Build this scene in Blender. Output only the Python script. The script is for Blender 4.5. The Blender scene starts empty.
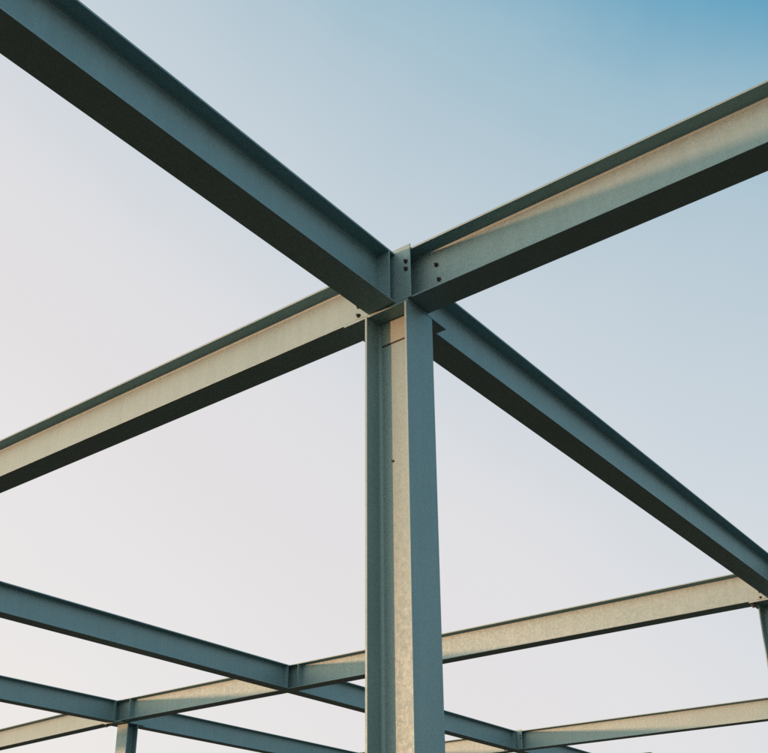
import bpy, bmesh, math, random
from mathutils import Vector, Matrix
random.seed(7)
sc = bpy.context.scene
COL = sc.collection
S = 3.3            # metres from the camera up to the underside of the beams
EYE = 1.6          # camera height above the ground
def Zh(h): return EYE + h * S

# ------------------------------------------------------------------ measures (metres)
BW, BD, TF, TW, FR = .0585 * S, .1020 * S, .012, .009, .017     # beam width, depth, flange, web, fillet
CW, CD, CTF, CTW, CR = .0765 * S, .0880 * S, .015, .011, .020     # column flange width, depth, flange, web, fillet
ZB = Zh(1.0)                                                    # underside of every beam
ROW_L = dict(a=.9085 * S, b=2.9824 * S, c=4.1100 * S)           # beams running away to the right
ROW_M = dict(a=1.2338 * S, b=3.2619 * S, c=5.1522 * S)
HB = BW / 2

# ------------------------------------------------------------------ materials
def nodes(name):
    m = bpy.data.materials.new(name); m.use_nodes = True
    nt = m.node_tree
    return m, nt, nt.nodes['Principled BSDF']
def N(nt, t, **kw):
    n = nt.nodes.new(t)
    for k, v in kw.items():
        if k in n.inputs: n.inputs[k].default_value = v
        else: setattr(n, k, v)
    return n
def ramp(nt, pts):
    r = nt.nodes.new('ShaderNodeValToRGB')
    e = r.color_ramp.elements
    while len(e) < len(pts): e.new(.5)
    for el, (p, c) in zip(e, pts):
        el.position = p
        el.color = (c, c, c, 1) if isinstance(c, (int, float)) else (*c, 1)
    return r
def steel(name, c0, c1, rust=.5, rough=.5, metal=0.):
    m, nt, bs = nodes(name); L = nt.links
    geo = N(nt, 'ShaderNodeNewGeometry'); info = N(nt, 'ShaderNodeObjectInfo')
    vo = N(nt, 'ShaderNodeVectorMath', operation='MULTIPLY_ADD')   # every piece its own patch of mottling
    cx = N(nt, 'ShaderNodeCombineXYZ')
    L.new(info.outputs['Random'], cx.inputs[0]); L.new(info.outputs['Random'], cx.inputs[1])
    L.new(cx.outputs[0], vo.inputs[0]); vo.inputs[1].default_value = (17, 31, 5)
    L.new(geo.outputs['Position'], vo.inputs[2])
    P = vo.outputs[0]
    big = N(nt, 'ShaderNodeTexNoise', Scale=2.3, Detail=6.0, Roughness=.62)
    fine = N(nt, 'ShaderNodeTexNoise', Scale=38.0, Detail=5.0, Roughness=.7)
    grit = N(nt, 'ShaderNodeTexNoise', Scale=210.0, Detail=3.0, Roughness=.7)
    sp = N(nt, 'ShaderNodeTexNoise', Scale=9.0, Detail=8.0, Roughness=.75)
    st = N(nt, 'ShaderNodeVectorMath', operation='MULTIPLY'); st.inputs[1].default_value = (1, 1, .05)
    L.new(P, st.inputs[0])
    drip = N(nt, 'ShaderNodeTexNoise', Scale=22.0, Detail=4.0, Roughness=.6)
    for t in (big, fine, grit, sp): L.new(P, t.inputs['Vector'])
    L.new(st.outputs[0], drip.inputs['Vector'])
    r1 = ramp(nt, [(.30, c0), (.70, c1)]); L.new(big.outputs['Fac'], r1.inputs['Fac'])
    def mult(col, tex, lo, hi, a=.3, b=.7):
        r = ramp(nt, [(a, lo), (b, hi)]); L.new(tex.outputs['Fac'], r.inputs['Fac'])
        x = N(nt, 'ShaderNodeMix', data_type='RGBA', blend_type='MULTIPLY'); x.inputs[0].default_value = 1
        L.new(col, x.inputs[6]); L.new(r.outputs[0], x.inputs[7]); return x.outputs[2]
    c = mult(r1.outputs[0], fine, .88, 1.0)
    c = mult(c, drip, .92, 1.0)
    c = mult(c, grit, .80, 1.0, .32, .6)
    rm = ramp(nt, [(.69, 0), (.80, rust)]); L.new(sp.outputs['Fac'], rm.inputs['Fac'])
    x = N(nt, 'ShaderNodeMix', data_type='RGBA'); L.new(rm.outputs[0], x.inputs[0])
    L.new(c, x.inputs[6]); x.inputs[7].default_value = (.16, .105, .06, 1)
    L.new(x.outputs[2], bs.inputs['Base Color'])
    rr = ramp(nt, [(.3, rough - .08), (.7, rough + .14)]); L.new(fine.outputs['Fac'], rr.inputs['Fac'])
    L.new(rr.outputs[0], bs.inputs['Roughness'])
    bs.inputs['Specular IOR Level'].default_value = .35; bs.inputs['Metallic'].default_value = metal
    b1 = N(nt, 'ShaderNodeBump', Strength=.12, Distance=.004); L.new(big.outputs['Fac'], b1.inputs['Height'])
    b2 = N(nt, 'ShaderNodeBump', Strength=.22, Distance=.0012); L.new(grit.outputs['Fac'], b2.inputs['Height'])
    L.new(b1.outputs[0], b2.inputs['Normal']); L.new(b2.outputs[0], bs.inputs['Normal'])
    return m
STEEL = steel('primed_steel', (.255, .435, .460), (.285, .465, .490), rough=.52, metal=.4)
OCHRE = steel('ochre_primed_steel', (.28, .42, .375), (.32, .46, .415), rough=.55, metal=.2)
BOLT = steel('bolt_steel', (.050, .055, .055), (.085, .085, .080), .6, .45)
SEAM = steel('weld_steel', (.045, .045, .040), (.07, .065, .055), .8, .6)

def ground_mat():
    m, nt, bs = nodes('bare_earth'); L = nt.links
    geo = N(nt, 'ShaderNodeNewGeometry')
    a = N(nt, 'ShaderNodeTexNoise', Scale=.25, Detail=8.0, Roughness=.65)
    b = N(nt, 'ShaderNodeTexNoise', Scale=7.0, Detail=8.0, Roughness=.7)
    for t in (a, b): L.new(geo.outputs['Position'], t.inputs['Vector'])
    r = ramp(nt, [(.3, (.060, .040, .020)), (.7, (.106, .074, .038))]); L.new(a.outputs['Fac'], r.inputs['Fac'])
    r2 = ramp(nt, [(.3, .6), (.7, 1.0)]); L.new(b.outputs['Fac'], r2.inputs['Fac'])
    x = N(nt, 'ShaderNodeMix', data_type='RGBA', blend_type='MULTIPLY'); x.inputs[0].default_value = 1
    L.new(r.outputs[0], x.inputs[6]); L.new(r2.outputs[0], x.inputs[7]); L.new(x.outputs[2], bs.inputs['Base Color'])
    bs.inputs['Roughness'].default_value = .95
    bp = N(nt, 'ShaderNodeBump', Strength=.6, Distance=.03); L.new(b.outputs['Fac'], bp.inputs['Height'])
    L.new(bp.outputs[0], bs.inputs['Normal'])
    return m
def concrete_mat():
    m, nt, bs = nodes('footing_concrete'); L = nt.links
    geo = N(nt, 'ShaderNodeNewGeometry')
    b = N(nt, 'ShaderNodeTexNoise', Scale=6.0, Detail=9.0, Roughness=.7); L.new(geo.outputs['Position'], b.inputs['Vector'])
    r = ramp(nt, [(.3, (.20, .19, .17)), (.7, (.31, .30, .28))]); L.new(b.outputs['Fac'], r.inputs['Fac'])
    L.new(r.outputs[0], bs.inputs['Base Color']); bs.inputs['Roughness'].default_value = .9
    return m
EARTH, CONC = ground_mat(), concrete_mat()

# ------------------------------------------------------------------ mesh helpers
def link(name, bm, mat, parent=None, loc=(0, 0, 0)):
    me = bpy.data.meshes.new(name); bm.normal_update(); bm.to_mesh(me); bm.free()
    me.materials.append(mat)
    o = bpy.data.objects.new(name, me); COL.objects.link(o)
    o.location = loc
    if parent: o.parent = parent
    return o
def box(bm, x0, x1, y0, y1, z0, z1, bev=.0022):
    t = bmesh.new(); bmesh.ops.create_cube(t, size=1)
    for v in t.verts:
        v.co = Vector(((x0 + x1) / 2 + v.co.x * (x1 - x0), (y0 + y1) / 2 + v.co.y * (y1 - y0), (z0 + z1) / 2 + v.co.z * (z1 - z0)))
    if bev: bmesh.ops.bevel(t, geom=t.edges[:], offset=bev, segments=2, affect='EDGES', profile=.6)
    me = bpy.data.meshes.new('tmp'); t.to_mesh(me); t.free(); bm.from_mesh(me); bpy.data.meshes.remove(me)
def plate(name, x0, x1, y0, y1, z0, z1, parent, mat=None, bev=.0022):
    bm = bmesh.new(); box(bm, x0, x1, y0, y1, z0, z1, bev)
    return link(name, bm, mat or STEEL, parent)
def web_profile(half_t, half_h, r, n=5):
    """closed outline (a, b): a across the web, b along its depth; fillets flare out at both ends"""
    e = half_h + .002
    q = [(half_t + r, e), (half_t + r, half_h)]
    for i in range(1, n + 1):
        t = math.pi / 2 * i / n
        q.append((half_t + r - r * math.sin(t), half_h - r + r * math.cos(t)))
    right = q + [(a, -b) for a, b in reversed(q)]
    return right + [(-a, -b) for a, b in right]
def extrude(profile, length, place):
    bm = bmesh.new()
    v0 = [bm.verts.new(place(a, b, 0)) for a, b in profile]
    v1 = [bm.verts.new(place(a, b, length)) for a, b in profile]
    k = len(profile)
    for i in range(k): bm.faces.new((v0[i], v0[(i + 1) % k], v1[(i + 1) % k], v1[i]))
    bm.faces.new(list(reversed(v0))); bm.faces.new(v1)
    bmesh.ops.recalc_face_normals(bm, faces=bm.faces[:])
    return bm
def bolt_bm(axis, r=.0125, h=.013, stud=.012):
    """hex nut on a round washer with the end of its stud, pointing along axis"""
    bm = bmesh.new()
    def cyl(n, rad, z0, z1):
        bmesh.ops.create_cone(bm, cap_ends=True, segments=n, radius1=rad, radius2=rad, depth=z1 - z0,
                              matrix=Matrix.Translation((0, 0, (z0 + z1) / 2)))
    cyl(20, r * 1.5, -.001, .004); cyl(6, r * 1.12, .0035, .004 + h); cyl(12, r * .6, .004 + h - .001, .004 + h + stud)
    q = Vector((0, 0, 1)).rotation_difference(Vector(axis)).to_matrix().to_4x4()
    bmesh.ops.transform(bm, matrix=q, verts=bm.verts[:])
    return bm
BOLTS = {}
def bolt(axis, loc, parent, k=1.0):
    key = tuple(axis) + (k,)
    if key not in BOLTS:
        o = link('bolt', bolt_bm(axis, .0135 * k, .013 * k, .012 * k), BOLT, parent, loc); BOLTS[key] = o
    else:
        o = BOLTS[key].copy(); COL.objects.link(o); o.parent = parent; o.location = loc
    return o
def thing(name, label, cat, loc, rotz=0, group=None):
    o = bpy.data.objects.new(name, None); COL.objects.link(o)
    o.location = loc; o.rotation_euler = (0, 0, rotz)
    o['label'] = label; o['category'] = cat
    if group: o['group'] = group
    o['kind'] = 'thing'
    return o

# ------------------------------------------------------------------ beams
def beam(label, axis, row, s, e, reach=0.):
    """I-beam along world X ('x', at y=row) or along world Y ('y', at x=row) from s to e; local x runs along it"""
    if axis == 'x': t = thing('steel_beam', label, 'beam', (s, row, ZB), 0, 'steel beams of the open frame')
    else: t = thing('steel_beam', label, 'beam', (row, s, ZB), math.pi / 2, 'steel beams of the open frame')
    n = e - s
    plate('bottom_flange', 0, n, -HB, HB, 0, TF, t)
    plate('top_flange', 0, n, -HB, HB, BD - TF, BD, t)
    hh = BD / 2 - TF
    w = link('web', extrude(web_profile(TW / 2, hh, FR), n + reach, lambda a, b, c: (c, a, b + BD / 2)), STEEL, t)
    t['length'] = n
    return t, w
EPW = .0615 * S      # half width of an end plate
def end_joint(t, detail=True):
    """the beam's far end butts a tall end plate set on the flange tips of the beam it meets"""
    n = t['length']
    if not detail:       # plain seated end: just the flange-wide plate closing it
        for y0, y1 in ((TW / 2 - .001, HB - .001), (-(HB - .001), -(TW / 2 - .001))):
            plate('stiffener', n - .013, n - .002, y0, y1, TF - .001, BD - TF + .001, t, bev=.0015)
        return None
    ep = plate('end_plate', n + .0005, n + .0095, -EPW, EPW, .0006, BD + (.022 if detail else .007), t, bev=.003)
    # a flange-wide stiffener just before the end plate, one on either side of the web
    for s in (-1, 1):
        plate('stiffener', n - .054, n - .044, s * (TW / 2 - .001), s * (HB - .001), TF - .001, BD - TF + .001, t, bev=.0015) if s > 0 else \
        plate('stiffener', n - .054, n - .044, -(HB - .001), -(TW / 2 - .001), TF - .001, BD - TF + .001, t, bev=.0015)
    if detail:
        for y in (-.0530 * S, .0505 * S):
            for z in (.0248 * S, .0064 * S) if y > 0 else (.0745 * S, .0590 * S):
                bolt((-1, 0, 0), (n + .001, y, z), ep, .66)
    return ep
def start_tab(t):
    """the beam starts clear of the girder's flange on a web tab that carries it"""
    plate('web_tab', -.0015 if t.location.x > 2 * S else -.055 * S - .002, .02, TW / 2 + .001, TW / 2 + .013, .05, BD - .06, t)
Y0 = -1.36 * S
Y9 = 5.30 * S

m_a, m_a_web = beam('cream lit beam crossing over the nearest column, rising to the right edge of the picture', 'y', ROW_M['a'], Y0, 5.80 * S)
m_b, m_b_web = beam('beam crossing behind the nearest column, pale in the sun, ending at the right hand column', 'y', ROW_M['b'], Y0, 4.13 * S)
KINK = math.radians(4.1)     # the last length, left of the slim column, runs slightly askew
m_d, m_d_web = beam('pale sunlit beam at the bottom left corner, left of the slim column', 'y', ROW_M['b'], 4.135 * S, Y9)
m_d.rotation_euler.z -= KINK
m_c, m_c_web = beam('lowest grey beam at the bottom right corner of the picture', 'y', ROW_M['c'], Y0, Y9)

GAP = .055 * S
def span(label, row, s, e, joint=True, tab=True, detail=True):
    t, w = beam(label, 'x', ROW_L[row], s, e, 0 if detail else HB + .0105 - TW / 2 + .001)   # a plain end is coped: its web runs on to the girder's web
    if joint: end_joint(t, detail)
    if tab: start_tab(t)
    return t
def to(m): return ROW_M[m] - HB - .0105
def frm(m): return ROW_M[m] + HB + (GAP if m == 'a' else .004)
l_a0 = span('broad dark beam with blue shaded web from the upper left corner to the nearest column', 'a', -2.2 * S, to('a'), tab=False)
l_a1 = span('blue shaded beam running down from the nearest column to the right hand column', 'a', frm('a'), to('b'))
l_b0 = span('upper of two blue beams entering at the left edge below the cream one', 'b', frm('a'), to('b'), detail=False)
l_b1 = span('blue beam passing behind the nearest column just above the bottom edge', 'b', frm('b'), to('c'))
l_b2 = span('short bit of blue beam under the lowest grey beam at the bottom edge', 'b', frm('c'), 6.915 * S, joint=False)
l_c0 = span('lower of the two blue beams that enter at the left edge, meeting the slim column', 'c', frm('a'), to('b'), detail=False)
l_c1 = span('blue beam sloping down to the bottom edge, right of the slim column', 'c', frm('b'), to('c'), detail=False)

# bolts seen on the crossing beam's web, right of the near joint (local x runs along world Y)
for y, z in ((.8138, .0659), (.8093, .0345)):
    bolt((0, 1, 0), (y * S - Y0, TW / 2, z * S), m_a_web, .66)

# upright stiffeners on the far beam's web beside the two beams that meet it
for y in (2.9040, 3.9850):
    plate('stiffener', y * S - Y0 - .005, y * S - Y0 + .005, TW / 2 - .001, HB - .002, TF - .001, BD - TF + .001, m_b, bev=.0015)

# ------------------------------------------------------------------ columns
def column(label, m, l, dx=0., dy=0., seam=False, lug=True, over=.0500, turn=False):
    cx, cy = ROW_M[m], ROW_L[l]
    fx, fy = cx + dx * S, cy + dy * S
    t = thing('steel_column', label, 'column', (fx, fy, 0), 0, 'steel columns of the open frame')
    hx, hy = CW / 2, CD / 2; top = ZB - .0185
    if turn:     # flanges face along the other way
        hx, hy = hy * .74, hx
        plate('flange', -hx, -hx + CTF, -hy, hy, .03, top, t, bev=.003)
        plate('flange', hx - CTF, hx, -hy, hy, .03, top, t, bev=.003)
        w = link('web', extrude(web_profile(CTW / 2, hx - CTF, CR), top - .03, lambda a, b, c: (b, a, c + .03)), STEEL, t)
    else:
        plate('flange', -hx, hx, -hy, -hy + CTF, .03, top, t, bev=.003)
        plate('flange', -hx, hx, hy - CTF, hy, .03, top, t, bev=.003)
        w = link('web', extrude(web_profile(CTW / 2, hy - CTF, CR), top - .03, lambda a, b, c: (a, b, c + .03)), STEEL, t)
    x0, x1 = cx - HB - .010 - fx, hx + .0430 * S
    y0, y1 = -hy - .002, hy + over * S
    cap = plate('cap_plate', x0, x1, y0, y1, ZB - .018, ZB - .0008, t, bev=.0015)
    if lug:      # threaded rod and nut hanging below the overhanging cap plate
        bolt((0, 0, -1), (x0 + .045, y1 - .028, ZB - .018), cap, 1.5)
    plate('base_plate', -hx - .07, hx + .07, -hy - .07, hy + .07, .005, .03, t)
    if seam:
        e = hy - CTF
        bm = bmesh.new()
        box(bm, -CTW / 2 - .004, -CTW / 2 + .001, -e + CR - .004, e - CR + .004, Zh(.9485) - .0045, Zh(.9485) + .0045, .0008)
        link('weld_seam', bm, SEAM, w)
        plate('head_plate', -CTW / 2 - .003, -CTW / 2 + .001, -e + CR - .002, e - CR + .002, Zh(.9485) + .004, top - .001, w, OCHRE, .0008)
        bm = bmesh.new()
        bmesh.ops.create_cone(bm, cap_ends=True, segments=16, radius1=.007, radius2=.0055, depth=.01,
                              matrix=Matrix.Translation((-CTW / 2 - .002, .9125 * S - fy, Zh(.7249))) @ Matrix.Rotation(math.pi / 2, 4, 'Y'))
        link('rivet', bm, SEAM, w)
    return t
column('nearest column, half cream in the sun and half blue, in the middle of the picture', 'a', 'a', .0022, -.0103, seam=True, lug=False)
column('blue column cut by the right edge of the picture under the beam end', 'b', 'a', .036, .028, over=.017)
column('slim far column with a golden lit top at the bottom left', 'b', 'c', .046, -.035, turn=True)

# a taller post at the far end of the grid carries the end of the last beam; only its head shows
pt = thing('steel_post', 'dark head of a far steel post just showing at the bottom edge, right of centre', 'post', (6.95 * S, 2.985 * S, 0))
ph, pz = .08, Zh(1.2245)
plate('flange', -ph, ph, -ph, -ph + .010, .03, pz, pt, bev=.002)
plate('flange', -ph, ph, ph - .010, ph, .03, pz, pt, bev=.002)
link('web', extrude(web_profile(.004, ph - .010, .010), pz - .03, lambda a, b, c: (a, b, c + .03)), STEEL, pt)
plate('cap_plate', -ph - .006, ph + .006, -ph - .006, ph + .006, pz + .0005, pz + .012, pt)
plate('base_plate', -ph - .07, ph + .07, -ph - .07, ph + .07, .005, .03, pt)

# ------------------------------------------------------------------ ground
bm = bmesh.new()
R = 2500
g = [bm.verts.new((x * R, y * R, 0)) for x, y in ((-1, -1), (1, -1), (1, 1), (-1, 1))]
bm.faces.new(g)
link('ground', bm, EARTH)['kind'] = 'structure'

# ------------------------------------------------------------------ light
ALPHA, ELEV = math.radians(34), math.radians(3.1)
sd = Vector((-math.cos(ALPHA) * math.cos(ELEV), math.sin(ALPHA) * math.cos(ELEV), math.sin(ELEV)))   # towards the sun
sl = bpy.data.lights.new('sun', 'SUN'); sl.energy = 2.05; sl.angle = math.radians(1.3); sl.color = (1, .39, .20)
so = bpy.data.objects.new('sun', sl); COL.objects.link(so)
so.rotation_euler = sd.to_track_quat('Z', 'Y').to_euler(); so.location = (-20, 16, 12)

w = bpy.data.worlds.new('World'); sc.world = w; w.use_nodes = True
nt = w.node_tree; L = nt.links
bg = nt.nodes['Background']
sky = nt.nodes.new('ShaderNodeTexSky'); sky.sky_type = 'NISHITA'; sky.sun_disc = False
sky.sun_elevation = ELEV
sky.sun_rotation = math.atan2(sd.x, sd.y)
sky.altitude = 0; sky.air_density = 1.0; sky.dust_density = 1.0; sky.ozone_density = 1.0
EXPO, SKYS = 0.6, .15
# evening haze over the clear-sky model: milky white low down and towards the sun, clear blue high up and away from it
geo = N(nt, 'ShaderNodeTexCoord')
def dotp(v):
    d = N(nt, 'ShaderNodeVectorMath', operation='DOT_PRODUCT'); L.new(geo.outputs['Generated'], d.inputs[0]); d.inputs[1].default_value = v
    return d.outputs['Value']
KS, KZ, KQ, K0 = .440, 0.0, -.8255, .942
z = dotp((0, 0, 1))
zz = N(nt, 'ShaderNodeMath', operation='MULTIPLY'); L.new(z, zz.inputs[0]); L.new(z, zz.inputs[1])
q = N(nt, 'ShaderNodeMath', operation='MULTIPLY_ADD'); q.inputs[1].default_value = KQ; q.inputs[2].default_value = K0
L.new(zz.outputs[0], q.inputs[0])
f = N(nt, 'ShaderNodeMath', operation='ADD'); L.new(q.outputs[0], f.inputs[1])
L.new(dotp((-math.cos(ALPHA) * KS, math.sin(ALPHA) * KS, KZ)), f.inputs[0])
thin = N(nt, 'ShaderNodeTexNoise', Scale=4.0, Detail=5.0, Roughness=.55); L.new(geo.outputs['Generated'], thin.inputs['Vector'])   # faint uneven haze
tv = N(nt, 'ShaderNodeMath', operation='MULTIPLY_ADD'); tv.inputs[1].default_value = .07; tv.inputs[2].default_value = -.035; L.new(thin.outputs['Fac'], tv.inputs[0])
f0 = f; f = N(nt, 'ShaderNodeMath', operation='ADD'); L.new(f0.outputs[0], f.inputs[0]); L.new(tv.outputs[0], f.inputs[1])
half = N(nt, 'ShaderNodeMath', operation='MULTIPLY'); half.inputs[1].default_value = .5; L.new(f.outputs[0], half.inputs[0])
rp = ramp(nt, [(f / 2, c) for f, c in (
    (.05, (.075, .27, .48)), (.30, (.126, .370, .543)), (.36, (.340, .518, .623)), (.42, (.455, .582, .661)), (.50, (.560, .645, .708)), (.58, (.650, .698, .746)),
    (.66, (.760, .754, .776)), (.74, (.785, .757, .768)), (.86, (.825, .805, .800)), (1.04, (.90, .85, .80)), (1.3, (1.0, .88, .74)))])
L.new(half.outputs[0], rp.inputs['Fac'])
gain = N(nt, 'ShaderNodeVectorMath', operation='SCALE'); gain.inputs['Scale'].default_value = 1.04 / (SKYS * 2 ** EXPO)
L.new(rp.outputs[0], gain.inputs[0])
# the bright veil of haze around the low sun
cl = N(nt, 'ShaderNodeMath', operation='MAXIMUM'); cl.inputs[1].default_value = 0; L.new(dotp(sd), cl.inputs[0])
pw = N(nt, 'ShaderNodeMath', operation='POWER'); pw.inputs[1].default_value = 7; L.new(cl.outputs[0], pw.inputs[0])
gl = N(nt, 'ShaderNodeVectorMath', operation='SCALE'); gl.inputs[0].default_value = tuple(2.0 * c / (SKYS * 2 ** EXPO) for c in (1.15, .74, .46))
L.new(pw.outputs[0], gl.inputs['Scale'])
both = N(nt, 'ShaderNodeVectorMath', operation='ADD'); L.new(gain.outputs[0], both.inputs[0]); L.new(gl.outputs[0], both.inputs[1])
mx = N(nt, 'ShaderNodeMix', data_type='RGBA'); mx.inputs[0].default_value = .93
L.new(sky.outputs[0], mx.inputs[6]); L.new(both.outputs[0], mx.inputs[7])
L.new(mx.outputs[2], bg.inputs['Color'])
bg.inputs['Strength'].default_value = SKYS

# ------------------------------------------------------------------ camera
pitch, yaw, roll = math.radians(23.861), math.radians(38.2288), math.radians(.013)
F = Vector((math.cos(yaw) * math.cos(pitch), math.sin(yaw) * math.cos(pitch), math.sin(pitch)))
Rt = Vector((math.sin(yaw), -math.cos(yaw), 0)); U = Rt.cross(F)
R2 = math.cos(roll) * Rt + math.sin(roll) * U; U2 = -math.sin(roll) * Rt + math.cos(roll) * U
cam = bpy.data.cameras.new('camera'); co = bpy.data.objects.new('camera', cam); COL.objects.link(co)
mw = Matrix((R2, U2, -F)).transposed().to_4x4(); mw.translation = Vector((0, 0, EYE)); co.matrix_world = mw
cam.sensor_width = 36; cam.sensor_fit = 'HORIZONTAL'; cam.lens = 1040.48 / 768 * 36
cam.shift_x, cam.shift_y = 19.77 / 768, 110.64 / 768      # the frame is the upper part of a wider view with near-upright columns
cam.clip_end = 8000
sc.camera = co

vs = sc.view_settings
vs.view_transform = 'Standard'; vs.look = 'None'; vs.gamma = 1; vs.use_curve_mapping = False; vs.exposure = EXPO
sc.cycles.use_denoising = False
sc.cycles.max_bounces = 6
